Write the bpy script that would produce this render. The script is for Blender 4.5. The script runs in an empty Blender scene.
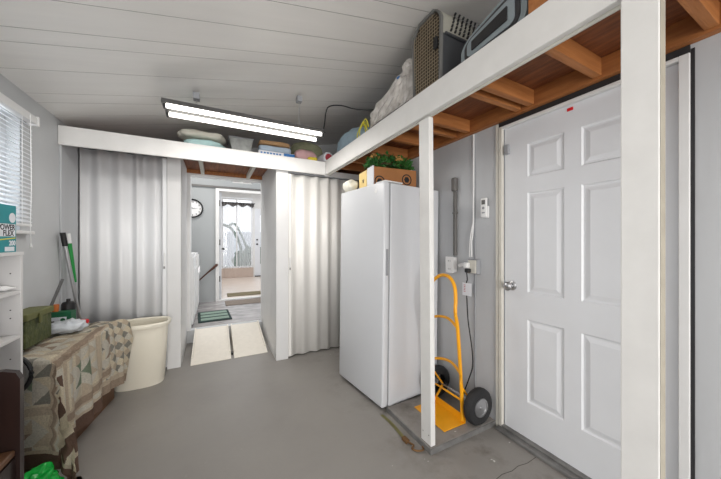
import bpy, bmesh, math, random
from mathutils import Vector, Matrix, noise
random.seed(7)
SC = bpy.context.scene
COL = SC.collection
R = math.radians

# ------------------------------------------------------------------ camera
cam_d = bpy.data.cameras.new('camera'); cam = bpy.data.objects.new('camera', cam_d); COL.objects.link(cam)
cam_d.sensor_width = 36.0; cam_d.lens = 280.0/721*36; cam_d.shift_y = 1.5/721; cam_d.clip_start = .02
cam.location = (0, 0, 1.28); cam.rotation_euler = (R(90), 0, R(-27.6))
SC.camera = cam
# ------------------------------------------------------------------ world, lights, exposure
w = bpy.data.worlds.new('sky'); SC.world = w; w.use_nodes = True
w.node_tree.nodes['Background'].inputs[0].default_value = (.93, .96, 1, 1)
w.node_tree.nodes['Background'].inputs[1].default_value = 1.35
def area(name, loc, rot, sx, sy, power, col=(1, 1, 1)):
    d = bpy.data.lights.new(name, 'AREA'); d.shape = 'RECTANGLE'; d.size = sx; d.size_y = sy; d.energy = power; d.color = col
    o = bpy.data.objects.new(name, d); COL.objects.link(o); o.location = loc; o.rotation_euler = tuple(R(a) for a in rot); return o
area('added_rear_fill', (.2, -3.9, 1.15), (94, 0, 0), 2.4, 1.9, 150, (1, .97, .93))       # added fill light at an invented open end behind the camera
area('window_daylight', (-1.16, 1.95, 1.7), (0, -90, 0), .74, .9, 8, (.9, .96, 1))
area('added_side_fill', (-1.13, -.35, 1.35), (0, -100, 0), 1.2, 1.3, 14, (1, .97, .93))       # added fill light at an invented window beside the camera
area('added_laundry_side_fill', (1.7, 4.9, 1.9), (0, 90, 0), 1.0, 1.0, 20, (.97, .98, 1))  # added fill light simulating a window in the room beyond
area('added_laundry_top_fill', (-.3, 4.9, 2.95), (0, 0, 0), .5, .5, 22, (1, .97, .93))  # added overhead fill to brighten the passage, no lamp body
area('added_sunroom_fill', (.9, 7.6, 2.75), (0, 0, 0), 2.2, 2.2, 40, (.97, .98, 1))  # added overhead fill standing in for daylight in the sunroom
SC.view_settings.view_transform = 'Standard'; SC.view_settings.look = 'None'
SC.view_settings.gamma = 1; SC.view_settings.use_curve_mapping = False; SC.view_settings.exposure = 0.0

# ------------------------------------------------------------------ materials
def lin(c):
    return tuple(((v/255)/12.92 if v/255 <= .04045 else ((v/255+.055)/1.055)**2.4) for v in c)
def mat(name, rgb, rough=.6, var=0.0, scale=6.0, bump=0.0, bscale=60.0, metal=0.0, stretch=None, rgb2=None, emit=None, alpha=None, trans=0.0, spec=None, coord='Object'):
    m = bpy.data.materials.new(name); m.use_nodes = True; nt = m.node_tree; N = nt.nodes; L = nt.links
    b = N['Principled BSDF']; c = lin(rgb)
    b.inputs['Base Color'].default_value = (*c, 1); b.inputs['Roughness'].default_value = rough; b.inputs['Metallic'].default_value = metal
    if spec is not None: b.inputs['Specular IOR Level'].default_value = spec
    if trans: b.inputs['Transmission Weight'].default_value = trans
    if alpha is not None: b.inputs['Alpha'].default_value = alpha
    if emit: b.inputs['Emission Color'].default_value = (1, 1, 1, 1) if emit is True else (*lin(emit[0]), 1); b.inputs['Emission Strength'].default_value = emit[1]
    tc = N.new('ShaderNodeTexCoord'); mp = N.new('ShaderNodeMapping'); L.new(tc.outputs[coord], mp.inputs[0])
    if stretch: mp.inputs['Scale'].default_value = stretch
    if var or rgb2:
        n = N.new('ShaderNodeTexNoise'); n.inputs['Scale'].default_value = scale; n.inputs['Detail'].default_value = 5
        L.new(mp.outputs[0], n.inputs['Vector'])
        r = N.new('ShaderNodeValToRGB'); r.color_ramp.elements[0].position = .32; r.color_ramp.elements[1].position = .68
        c2 = lin(rgb2) if rgb2 else tuple(min(1, v*(1+var)) for v in c)
        c1 = c if rgb2 else tuple(v*(1-var) for v in c)
        r.color_ramp.elements[0].color = (*c1, 1); r.color_ramp.elements[1].color = (*c2, 1)
        L.new(n.outputs['Fac'], r.inputs[0]); L.new(r.outputs[0], b.inputs['Base Color'])
    if bump:
        n2 = N.new('ShaderNodeTexNoise'); n2.inputs['Scale'].default_value = bscale; n2.inputs['Detail'].default_value = 4
        L.new(mp.outputs[0], n2.inputs['Vector'])
        bp = N.new('ShaderNodeBump'); bp.inputs['Strength'].default_value = bump; bp.inputs['Distance'].default_value = .01
        L.new(n2.outputs['Fac'], bp.inputs['Height']); L.new(bp.outputs[0], b.inputs['Normal'])
    return m

M = dict(
    gap=mat('board_gap_shade', (150, 148, 146), .9),  # groove sides and backing coloured darker, standing in for shade in the joints
    ceil=mat('ceiling_paint', (232, 230, 227), .26, .02, 3, bump=.15, bscale=5, stretch=(.5, 4, 1)),
    wall=mat('grey_wall_paint', (196, 198, 200), .55, .03, 4, .05, 40),
    wallr=mat('grey_panel_paint', (188, 190, 193), .5, .04, 5, .12, 40, stretch=(1, 1, .12)),
    clos=mat('closet_panel_paint', (218, 218, 218), .5, .03, 4, .06, 30),
    white=mat('white_paint', (224, 223, 221), .45, .03, 9, .08, 30),
    trimw=mat('white_trim', (226, 226, 226), .4, .02, 8),
    door=mat('white_door_paint', (222, 224, 228), .38, .015, 5),
    casing=mat('cream_trim', (206, 203, 194), .5, .04, 12),
    accord=mat('white_vinyl', (228, 229, 231), .33),
    accord2=mat('cream_vinyl', (238, 236, 232), .35),
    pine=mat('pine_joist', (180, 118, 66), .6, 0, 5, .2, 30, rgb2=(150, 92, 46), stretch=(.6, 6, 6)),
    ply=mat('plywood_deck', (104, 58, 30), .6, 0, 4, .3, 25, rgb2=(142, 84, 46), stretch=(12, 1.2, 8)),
    pinel=mat('pine_ledger', (142, 88, 46), .6, 0, 5, .2, 30, rgb2=(172, 110, 60), stretch=(8, .8, 8)),
    fridge=mat('white_enamel', (208, 210, 214), .28, .01, 2, .03, 300),
    gasket=mat('grey_gasket', (150, 152, 156), .6),
    sill=mat('grey_sill', (112, 111, 110), .6, .25, 14, .3, 40),
    dark=mat('dark_metal', (42, 42, 44), .5),
    steel=mat('brushed_steel', (188, 188, 190), .28, .05, 20, metal=.9),
    alum=mat('grey_housing', (120, 120, 120), .35, metal=.6),
    yellow=mat('yellow_enamel', (242, 168, 22), .35, .06, 9),
    tyre=mat('black_rubber', (34, 34, 36), .75, .1, 30, .2, 80),
    black=mat('black_plastic', (24, 24, 26), .45, .1, 20),
    greyp=mat('grey_conduit', (104, 102, 100), .5, .05, 10),
    plastw=mat('white_plastic', (232, 232, 232), .35),
    cream=mat('cream_plastic', (240, 234, 218), .4, .02, 3),
    ramp=mat('cream_ramp', (232, 226, 215), .55, .03, 20, .2, 150),
    unit=mat('white_laminate', (216, 215, 215), .4, .01, 4),
    wood=mat('dark_wood', (34, 20, 17), .3, .3, 5, .05, 30, stretch=(3, 3, .5)),
    woodb=mat('brown_wood', (98, 66, 42), .5, .2, 6, .1, 30, stretch=(4, .6, 4)),
    teal=mat('teal_card', (0, 138, 146), .5, .04, 3),
    card=mat('cardboard', (166, 112, 66), .75, .06, 12),
    cardl=mat('light_cardboard', (232, 205, 140), .7, .04, 12),
    ink=mat('black_ink', (24, 26, 30), .6),
    olive=mat('olive_plastic', (86, 92, 50), .65, 0, 26, .8, 45, rgb2=(52, 62, 32)),
    olived=mat('olive_lid', (104, 106, 60), .6, .1, 12, .2, 40),
    leaf=mat('green_leaves', (30, 84, 34), .5, 0, 14, rgb2=(66, 124, 52)),
    flower=mat('dried_flowers', (196, 150, 84), .7, .2, 30),
    green=mat('bright_green_film', (10, 168, 62), .25, .15, 10, .4, 20),
    greenm=mat('green_plastic', (24, 138, 60), .4),
    greenb=mat('green_card', (22, 96, 62), .5, .05, 9),
    red=mat('red_plastic', (214, 30, 40), .35),
    orange=mat('orange_plastic', (200, 110, 50), .45),
    bag=mat('grey_bag_film', (206, 211, 217), .28, .06, 12, .5, 28),
    crink=mat('crinkled_white_film', (222, 218, 214), .25, 0, 16, 1.0, 34, rgb2=(190, 184, 178)),
    aqua=mat('aqua_fabric', (188, 222, 222), .8, .04, 10, .3, 30),
    creamf=mat('cream_fabric', (222, 219, 206), .85, .04, 10, .3, 30),
    bluef=mat('blue_fabric', (150, 172, 186), .7, .12, 12, .5, 26),
    tanf=mat('tan_fabric', (186, 148, 108), .85, .05, 10, .2, 30),
    ltblue=mat('light_blue_fabric', (174, 190, 206), .85, .05, 10, .2, 30),
    olivef=mat('olive_fabric', (136, 138, 112), .9, .12, 22, .3, 40),
    pinkf=mat('pink_fabric', (208, 168, 170), .85, .06, 14, .3, 30),
    yelf=mat('yellow_fabric', (210, 190, 60), .8, .1, 20, .2, 30),
    redf=mat('red_fabric', (190, 70, 80), .8, .1, 20),
    tote=mat('clear_grey_plastic', (146, 148, 146), .3, .2, 20, .3, 20),
    bluec=mat('blue_card', (40, 110, 176), .5),
    whitec=mat('white_card', (226, 228, 234), .5),
    strap=mat('yellow_rope', (214, 206, 70), .6),
    straps=mat('olive_strap', (150, 146, 100), .8),
    rust=mat('rusty_metal', (112, 82, 50), .7, .3, 40, metal=.3),
    crateb=mat('beige_plastic', (156, 154, 144), .5, .03, 6),
    crated=mat('charcoal_plastic', (60, 62, 66), .5, .05, 6),
    wire=mat('tan_wire', (140, 126, 104), .5, .1, 20),
    caseg=mat('blue_grey_shell', (132, 142, 146), .25, .05, 6),
    tube=mat('fluorescent_tube', (255, 255, 252), .3, emit=((255, 250, 242), 5.0)),
    refl=mat('grey_reflector', (84, 84, 83), .5),
    blind=mat('white_slat', (235, 238, 242), .4),
    glass=mat('window_glass', (255, 255, 255), .02, trans=1.0),
    kfloor=mat('marbled_vinyl', (176, 172, 170), .25, 0, 5, rgb2=(128, 124, 124), stretch=(1, 2.2, 1)),
    sfloor=mat('sunroom_tile', (222, 208, 196), .2, .03, 4),
    kwall=mat('grey_laundry_wall', (162, 165, 166), .6, .02, 3),
    sheer=mat('sheer_fabric', (240, 242, 246), .9, alpha=.42),
    valance=mat('valance_fabric', (160, 156, 154), .9, 0, 40, rgb2=(60, 60, 64)),
    panelw=mat('beige_panel', (198, 180, 168), .5, .03, 8),
    matd=mat('dark_green_mat', (30, 52, 50), .9, .1, 60, .3, 200),
    matl=mat('sage_mat', (130, 150, 138), .9, .1, 60, .3, 200),
    matb=mat('brown_mat', (128, 116, 106), .9, .1, 60, .3, 200),
    mato=mat('olive_mat', (118, 108, 82), .9, .1, 60, .3, 200),
    brownm=mat('brown_stick', (78, 44, 28), .4, .1, 20),
    fence=mat('pale_fence', (226, 230, 236), .7, .02, 3),
    bush=mat('shrub_leaves', (120, 134, 124), .9, .2, 12),
    ground=mat('pale_paving', (205, 205, 200), .9, .05, 3),
    fang=mat('grey_mesh', (120, 118, 116), .6, .1, 40),
    siding=mat('dark_siding', (120, 122, 125), .8),
)

# the floor: worn grey paint with stains, scuffs and two hairline cracks
def floor_material():
    m = mat('grey_floor_paint', (143, 141, 138), .42); nt = m.node_tree; N = nt.nodes; L = nt.links; b = N['Principled BSDF']
    tc = N.new('ShaderNodeTexCoord')
    def nz(s, d=6, rough=.6):
        n = N.new('ShaderNodeTexNoise'); n.inputs['Scale'].default_value = s; n.inputs['Detail'].default_value = d; n.inputs['Roughness'].default_value = rough
        L.new(tc.outputs['Object'], n.inputs['Vector']); return n
    def ramp(src, p0, c0, p1, c1):
        r = N.new('ShaderNodeValToRGB'); r.color_ramp.elements[0].position = p0; r.color_ramp.elements[1].position = p1
        r.color_ramp.elements[0].color = c0; r.color_ramp.elements[1].color = c1; L.new(src, r.inputs[0]); return r
    def mix(f, a, c):
        x = N.new('ShaderNodeMix'); x.data_type = 'RGBA'; L.new(f, x.inputs[0])
        for s, i in ((a, 6), (c, 7)):
            if isinstance(s, tuple): x.inputs[i].default_value = s
            else: L.new(s, x.inputs[i])
        return x.outputs[2]
    base = ramp(nz(1.6).outputs['Fac'], .3, (*lin((135, 131, 127)), 1), .7, (*lin((147, 143, 138)), 1)).outputs[0]
    st = ramp(nz(3.2, 8, .65).outputs['Fac'], .50, (0, 0, 0, 1), .72, (.85, .85, .85, 1)).outputs[0]
    # wear is heaviest in the strip before the side door
    sx = N.new('ShaderNodeSeparateXYZ'); L.new(tc.outputs['Object'], sx.inputs[0])
    mr = N.new('ShaderNodeMapRange'); L.new(sx.outputs['X'], mr.inputs[0]); mr.inputs[1].default_value = .75; mr.inputs[2].default_value = 1.3; mr.inputs[3].default_value = .05; mr.inputs[4].default_value = 1
    ml = N.new('ShaderNodeMath'); ml.operation = 'MULTIPLY'; L.new(st, ml.inputs[0]); L.new(mr.outputs[0], ml.inputs[1])
    c = mix(ml.outputs[0], base, (*lin((82, 75, 67)), 1))
    sp = ramp(nz(17, 3, .5).outputs['Fac'], .715, (0, 0, 0, 1), .73, (1, 1, 1, 1)).outputs[0]
    ml2 = N.new('ShaderNodeMath'); ml2.operation = 'MULTIPLY'; L.new(sp, ml2.inputs[0]); L.new(mr.outputs[0], ml2.inputs[1])
    c = mix(ml2.outputs[0], c, (*lin((205, 204, 200)), 1))
    L.new(c, b.inputs['Base Color'])
    bp = N.new('ShaderNodeBump'); bp.inputs['Strength'].default_value = .12; bp.inputs['Distance'].default_value = .01
    L.new(nz(14).outputs['Fac'], bp.inputs['Height']); L.new(bp.outputs[0], b.inputs['Normal'])
    return m
M['floor'] = floor_material()

# ------------------------------------------------------------------ mesh helpers
class MB:
    def __init__(s): s.bm = bmesh.new()
    def box(s, x0, x1, y0, y1, z0, z1, bev=0.0, seg=1, mi=0):
        vs = [s.bm.verts.new((x, y, z)) for z in (z0, z1) for x, y in ((x0, y0), (x1, y0), (x1, y1), (x0, y1))]
        fs = [s.bm.faces.new([vs[i] for i in q]) for q in ((3, 2, 1, 0), (4, 5, 6, 7), (0, 1, 5, 4), (1, 2, 6, 5), (2, 3, 7, 6), (3, 0, 4, 7))]
        for f in fs: f.material_index = mi
        if bev:
            es = {e for f in fs for e in f.edges}
            bmesh.ops.bevel(s.bm, geom=list(es), offset=bev, segments=seg, affect='EDGES', profile=.5)
        return s
    def prism(s, pts, axis, a, b, mi=0):           # pts: 2-D outline, extruded along axis from a to b
        def v(p, t): return {'x': (t, p[0], p[1]), 'y': (p[0], t, p[1]), 'z': (p[0], p[1], t)}[axis]
        A = [s.bm.verts.new(v(p, a)) for p in pts]; B = [s.bm.verts.new(v(p, b)) for p in pts]; n = len(pts)
        fs = [s.bm.faces.new(A), s.bm.faces.new(B[::-1])] + [s.bm.faces.new((A[i], B[i], B[(i+1) % n], A[(i+1) % n])) for i in range(n)]
        for f in fs: f.material_index = mi
        return s
    def tube(s, pts, r, seg=10, closed=False, taper=None):
        P = [Vector(p) for p in pts]; n = len(P); rings = []
        up = Vector((0, 0, 1))
        for i, p in enumerate(P):
            if closed: t = P[(i+1) % n]-P[i-1]
            else: t = P[min(i+1, n-1)]-P[max(i-1, 0)]
            t.normalize()
            a = t.cross(up)
            if a.length < .08: a = t.cross(Vector((0, 1, 0)))
            a.normalize()
            if rings and a.dot(pa) < 0: a = -a
            pa = a; b = t.cross(a)
            rr = r if taper is None else taper[i]
            rings.append([s.bm.verts.new(p+(a*math.cos(k*2*math.pi/seg)+b*math.sin(k*2*math.pi/seg))*rr) for k in range(seg)])
        m = n if closed else n-1
        for i in range(m):
            A, B = rings[i], rings[(i+1) % n]
            for k in range(seg): s.bm.faces.new((A[k], A[(k+1) % seg], B[(k+1) % seg], B[k]))
        if not closed: s.bm.faces.new(rings[0][::-1]); s.bm.faces.new(rings[-1])
        return s
    def lathe(s, prof, c=(0, 0, 0), axis='z', seg=32, cap=True):    # prof: (radius, height)
        def v(r, h, a):
            x, y = r*math.cos(a), r*math.sin(a)
            q = {'z': (x, y, h), 'y': (x, h, y), 'x': (h, x, y)}[axis]; return (c[0]+q[0], c[1]+q[1], c[2]+q[2])
        rings = [[s.bm.verts.new(v(max(r, 1e-4), h, 2*math.pi*k/seg)) for k in range(seg)] for r, h in prof]
        for A, B in zip(rings, rings[1:]):
            for k in range(seg): s.bm.faces.new((A[k], A[(k+1) % seg], B[(k+1) % seg], B[k]))
        if cap: s.bm.faces.new(rings[0][::-1]); s.bm.faces.new(rings[-1])
        return s
    def grid(s, f, nu, nv, mi=0, wrap=False):
        V = [[s.bm.verts.new(f(i/nu, j/nv)) for j in range(nv+1)] for i in range(nu+1)]
        for i in range(nu):
            for j in range(nv): s.bm.faces.new((V[i][j], V[i+1][j], V[i+1][j+1], V[i][j+1])).material_index = mi
        return V
    def blob(s, c, d, e=.6, n=28, amp=.012, fr=9, seed=0, ridge=0.0, flat=True, shape=None):
        # a soft closed body: superellipsoid with folds; d = full sizes
        def sp(v, p): return math.copysign(abs(v)**p, v)
        V = []
        for j in range(1, n):
            ph = -math.pi/2+math.pi*j/n; row = []
            for i in range(2*n):
                th = math.pi*i/n
                x = sp(math.cos(ph), e)*sp(math.cos(th), e); y = sp(math.cos(ph), e)*sp(math.sin(th), e); z = sp(math.sin(ph), e)
                p = Vector((x*d[0]/2, y*d[1]/2, z*d[2]/2)); q = (p+Vector(c))*fr+Vector((seed*7.1, seed*3.3, 0))
                k = noise.noise(q)*amp
                if ridge: k += (abs(noise.noise(q*1.9))-.2)*ridge
                nn = p.normalized(); p = p+nn*k
                if flat and p.z < -d[2]*.46: p.z = -d[2]*.46
                if shape: p = shape(p)
                row.append(s.bm.verts.new(p+Vector(c)))
            V.append(row)
        for A, B in zip(V, V[1:]):
            for k in range(2*n): s.bm.faces.new((A[k], A[(k+1) % (2*n)], B[(k+1) % (2*n)], B[k]))
        s.bm.faces.new(V[0][::-1]); s.bm.faces.new(V[-1])
        return s

def ob(name, mb, m, parent=None, smooth=False, kind=None, label=None, loc=None):
    bmesh.ops.recalc_face_normals(mb.bm, faces=mb.bm.faces[:]) if not getattr(mb, 'keep', False) else None
    me = bpy.data.meshes.new(name); mb.bm.to_mesh(me); mb.bm.free()
    for q in (m if isinstance(m, (list, tuple)) else [m]): me.materials.append(q)
    if smooth:
        me.polygons.foreach_set('use_smooth', [True]*len(me.polygons))
        if smooth != 'full':
            me.set_sharp_from_angle(angle=R(38))
    o = bpy.data.objects.new(name, me); COL.objects.link(o)
    if parent: o.parent = parent
    if loc: o.location = loc
    if kind: o['kind'] = kind
    if label: o['label'] = label
    return o
def struct(name, mb, m, parent=None, smooth=False, label=None):
    return ob(name, mb, m, parent, smooth, kind=None if parent else 'structure', label=label)
def thing(name, label, cat, loc=(0, 0, 0), rot=(0, 0, 0), group=None):
    o = bpy.data.objects.new(name, None); o.empty_display_size = .1; COL.objects.link(o); o.location = loc
    o.rotation_euler = tuple(R(a) for a in rot); o['label'] = label; o['category'] = cat
    if group: o['group'] = group
    return o
def tag(o, label, cat, loc=None, rot=None, group=None):
    o['label'] = label; o['category'] = cat
    if loc: o.location = loc
    if rot: o.rotation_euler = tuple(R(a) for a in rot)
    if group: o['group'] = group
    return o
def text(name, s, size, m, parent, loc, rot, depth=.0008, bold=.0, align='LEFT'):
    c = bpy.data.curves.new(name, 'FONT'); c.body = s; c.align_x = align; c.size = size; c.extrude = depth; c.offset = bold
    t = bpy.data.objects.new(name, c); COL.objects.link(t); bpy.context.view_layer.update()
    me = bpy.data.meshes.new_from_object(t.evaluated_get(bpy.context.evaluated_depsgraph_get())); bpy.data.objects.remove(t)
    me.materials.clear(); me.materials.append(m)
    o = bpy.data.objects.new(name, me); COL.objects.link(o); o.parent = parent; o.location = loc; o.rotation_euler = tuple(R(a) for a in rot); return o

XL, XR = -1.08, 1.74           # side walls
YB = 4.10                      # the wall with the doorway
def zc(x): return 2.235+.205*(x-XL)     # the ceiling climbs to the right
FL2 = .155                     # floor of the house beyond the doorway

# ================================================================== THE SHELL
struct('floor', MB().box(XL-.15, XR+.15, -4.0, YB, -.06, 0), M['floor'])
# ceiling: tongue-and-groove boards across the room
mb = MB()
y = -4.0; k = 0
wd = [.30, .14, .22, .22, .12, .26]
while y < YB:
    y2 = min(y+wd[k % 6], YB+.05); k += 1
    def q(x, yy, z): return mb.bm.verts.new((x, yy, z))
    a, b = XL-.02, XR+.02
    g = .0032
    vs = [q(x, yy, zc(x)+h) for h in (0, .012) for x, yy in ((a, y+g), (b, y+g), (b, y2), (a, y2))]
    for f in ((0, 3, 2, 1), (4, 5, 6, 7), (0, 1, 5, 4), (1, 2, 6, 5), (2, 3, 7, 6), (3, 0, 4, 7)): mb.bm.faces.new([vs[i] for i in f]).material_index = 0 if f == (0, 3, 2, 1) else 1
    y = y2
mb.prism([(XL-.02, zc(XL-.02)+.013), (XR+.02, zc(XR+.02)+.013), (XR+.02, zc(XR)+.08), (XL-.02, zc(XL)+.08)], 'y', -4.0, YB+.05, mi=1)
bmesh.ops.recalc_face_normals(mb.bm, faces=mb.bm.faces[:])
struct('ceiling', mb, [M['ceil'], M['gap']])
# left wall with the window opening (Y 1.45..2.68, Z 1.34..2.04)
WY0, WY1, WZ0, WZ1 = 1.40, 2.545, 1.345, 2.05
mb = MB(); T = .12
mb.box(XL-T, XL, .35, WY0, 0, 2.24).box(XL-T, XL, -4.0, -1.05, 0, 2.24).box(XL-T, XL, -1.05, .35, 0, .7).box(XL-T, XL, -1.05, .35, 2.02, 2.24).box(XL-T, XL, WY1, YB, 0, 2.24).box(XL-T, XL, WY0, WY1, 0, WZ0).box(XL-T, XL, WY0, WY1, WZ1, 2.24)
struct('wall_left', mb, M['wall'])
# right wall with the door opening (Y .39..1.245, Z 0..2.075)
mb = MB()
mb.box(XR, XR+T, 1.245, YB, 0, 2.84).box(XR, XR+T, -4.0, .392, 0, 2.84).box(XR, XR+T, .392, 1.245, 2.05, 2.84)
struct('wall_right', mb, M['wallr'])
struct('trim_1', MB().box(XR-.006, XR, 1.462, 1.474, .0, 2.08), M['gasket'])            # batten over the panel joint
# the wall with the doorway into the house
mb = MB()
DX0, DX1, DZ = -.272, .605, 2.118
mb.box(XL-T, DX0, YB, YB+.12, 0, 2.9).box(DX1, XR+T, YB, YB+.12, 0, 2.9).box(DX0, DX1, YB, YB+.12, DZ, 2.9).box(DX0, DX1, YB, YB+.12, 0, FL2-.002)
struct('wall_back', mb, M['wall'])
mb = MB()
mb.box(DX0-.05, DX0+.012, YB-.015, YB+.13, FL2, DZ+.012, .003).box(DX1-.012, DX1+.05, YB-.015, YB+.13, FL2, DZ+.012, .003).box(DX0+.012, DX1-.012, YB-.015, YB+.13, DZ-.012, DZ+.012, .003)
struct('trim_2', mb, M['trimw'])
# rear end of the room, behind the camera: wide opening, added to let in the fill light
mb = MB(); mb.box(XL-T, XL+.06, -4.12, -4.0, 0, 2.9).box(XR-.1, XR+T, -4.12, -4.0, 0, 2.9).box(XL+.06, XR-.1, -4.12, -4.0, 2.15, 2.9)
struct('wall_rear', mb, M['wall'])

# window: frame, glass, sill
wf = MB(); X0, X1 = XL-.11, XL-.06
wf.box(X0, X1, WY0, WY0+.05, WZ0, WZ1).box(X0, X1, WY1-.05, WY1, WZ0, WZ1).box(X0, X1, WY0+.05, WY1-.05, WZ0, WZ0+.05).box(X0, X1, WY0+.05, WY1-.05, WZ1-.05, WZ1).box(X0+.005, X1-.005, WY0+.05, WY1-.05, 1.66, 1.70)
win = struct('window_1', wf, M['trimw'])
ob('window_pane', MB().box(X0+.02, X0+.026, WY0+.05, WY1-.05, WZ0+.05, WZ1-.05), M['glass'], win)
ob('window_sill', MB().box(XL-.05, XL+.045, WY0-.04, WY1+.06, WZ0-.022, WZ0-.001, .004), M['trimw'], win)

struct('added_window', MB().box(XL-.11, XL-.06, -1.05, -1.0, .7, 2.02).box(XL-.11, XL-.06, .30, .35, .7, 2.02).box(XL-.11, XL-.06, -1.0, .30, .7, .75).box(XL-.11, XL-.06, -1.0, .30, 1.97, 2.02), M['trimw'])  # unseen window frame, invented to go with the side fill light

# closet fronts: the partition slabs on both sides of the passage
mb = MB(); mb.box(-.415, -.30, 3.365, 3.385, 0, 2.171).box(-.32, -.30, 3.385, YB-.043, 0, 2.171)
struct('wall_closet_left', mb, M['clos'])
mb = MB(); mb.box(.588, .715, 3.065, 3.085, 0, 2.171).box(.588, .608, 3.085, YB-.043, 0, 2.171)
struct('wall_closet_right', mb, M['clos'])
struct('trim_3', MB().box(XL, XL+.012, 3.05, 3.36, 0, 2.171, .002), M['wallr'])
# closet door: vinyl accordion, left then right
def accordion(name, x0, x1, y, z0, z1, n, dep, m, ph=0):
    rnd = random.Random(ph)
    pts = []; xs = [0]
    for i in range(n): xs.append(xs[-1]+rnd.uniform(.6, 1.4))
    xs = [x0+(x1-x0)*v/xs[-1] for v in xs]
    def prof(x):
        for i in range(n):
            if x <= xs[i+1]+1e-9:
                t = (x-xs[i])/(xs[i+1]-xs[i]); a = dep*(1 if i % 2 else 0); b = dep*(0 if i % 2 else 1)
                t = t*t*(3-2*t); return a+(b-a)*t
        return 0
    mb = MB(); N_ = 140
    def F(u, v): x = x0+(x1-x0)*u; return (x, y+prof(x), z0+(z1-z0)*v)
    def B(u, v): x = x0+(x1-x0)*u; return (x, y+.006+prof(x), z0+(z1-z0)*v)
    A = mb.grid(F, N_, 1); C = mb.grid(B, N_, 1)
    for i in range(N_):
        mb.bm.faces.new((A[i][0], A[i+1][0], C[i+1][0], C[i][0])); mb.bm.faces.new((A[i][1], A[i+1][1], C[i+1][1], C[i][1]))
    for i in (0, N_): mb.bm.faces.new((A[i][0], A[i][1], C[i][1], C[i][0]))
    o = ob(name, mb, m, smooth='full'); o['kind'] = 'structure'; return o
d3 = accordion('door_2', -1.064, -.455, 3.375, .02, 2.115, 9, .038, M['accord'], 3)
ob('door_post', MB().box(-.455, -.418, 3.37, 3.40, .02, 2.105, .004), M['accord'], d3)
hb = MB(); hb.box(-.443, -.431, 3.352, 3.37, 1.02, 1.16, .003)
ob('door_handle', hb, M['trimw'], d3); ob('door_latch', MB().box(-.444, -.430, 3.346, 3.353, 1.005, 1.03, .002), M['alum'], d3)
ob('door_track', MB().box(-1.065, -.418, 3.375, 3.44, 2.122, 2.171), M['gasket'], d3)
d4 = accordion('door_3', .755, 1.60, 3.085, .015, 2.02, 13, .035, M['accord2'], 11)
ob('door_post', MB().box(.718, .753, 3.075, 3.105, .015, 2.02, .004), M['accord2'], d4)
ob('door_handle', MB().box(.728, .740, 3.057, 3.074, .98, 1.10, .003), M['trimw'], d4)
ob('door_latch', MB().box(.727, .741, 3.052, 3.058, .965, .99, .002), M['alum'], d4)
ob('door_track', MB().box(.718, 1.70, 3.075, 3.13, 2.025, 2.05), M['gasket'], d4)
# head strip over the right closet door
struct('trim_4', MB().box(1.135, XR, 3.05, 3.07, 2.03, 2.09), M['clos'])

# side door in the right wall: six panels
PX = 1.752
mb = MB(); DY0, DY1, ZB, ZT = .425, 1.232, .035, 2.035
mb.box(PX+.008, PX+.04, DY0, DY1, ZB, ZT)
cols = ((.575, .785), (.868, 1.078)); rows = ((.262, .785), (.955, 1.585), (1.685, 1.895))
ys = [DY0, cols[0][0], cols[0][1], cols[1][0], cols[1][1], DY1]; zs = [ZB]+[v for r in rows for v in r]+[ZT]
for i in (0, 2, 4): mb.box(PX, PX+.0085, ys[i], ys[i+1], ZB, ZT)
for (a, b) in cols:
    for j in (0, 2, 4, 6): mb.box(PX, PX+.0085, a, b, zs[j], zs[j+1])
    for (c, d) in rows:     # raised field with sloping sides
        q = lambda o, x: [mb.bm.verts.new(p) for p in ((x, a+o, c+o), (x, b-o, c+o), (x, b-o, d-o), (x, a+o, d-o))]
        O, I = q(.018, PX+.0078), q(.04, PX+.001)
        for k in range(4): mb.bm.faces.new((O[k], O[(k+1) % 4], I[(k+1) % 4], I[k]))
        mb.bm.faces.new(I); 
        E1, E2 = q(0, PX), q(.008, PX+.0078)
        for k in range(4): mb.bm.faces.new((E1[k], E1[(k+1) % 4], E2[(k+1) % 4], E2[k]))
dr = struct('door_1', mb, M['door'])
kn = MB(); kn.lathe([(.031, 0), (.031, -.006), (.024, -.010), (.011, -.014), (.011, -.030), (.022, -.036), (.029, -.047), (.029, -.056), (.020, -.066), (.004, -.069)], (PX, 1.178, .985), 'x', 28)
ob('door_knob', kn, M['steel'], dr, smooth=True)
ob('door_sensor', MB().box(PX-.022, PX-.001, 1.195, 1.222, 1.86, 1.925, .003), M['gasket'], dr)
ob('door_tag', MB().box(PX-.003, PX-.0005, .823, .853, 2.003, 2.02), M['red'], dr)
# casing and jamb
mb = MB()
mb.box(XR-.014, XR+.012, 1.238, 1.262, 0, 2.055, .002).box(XR-.012, XR-.001, 1.266, 1.286, 0, 2.08, .002)
struct('trim_5', mb, M['casing'])
mb = MB(); mb.box(XR-.012, XR+.03, .392, .424, 0, 2.055, .002).box(XR-.012, XR+.03, .424, 1.238, 2.037, 2.055, .002)
struct('trim_6', mb, M['trimw'])
struct('trim_7', MB().box(XR-.010, XR-.001, .392, 1.262, 2.057, 2.086).box(XR-.004, XR, .38, .391, 0, 2.07), M['dark'])
mb = MB(); mb.box(1.690, XR+.03, .2, 1.262, 0, .022, .004).box(1.722, XR+.06, .2, 1.24, .022, .036, .004)
struct('trim_8', mb, M['sill'])

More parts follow.
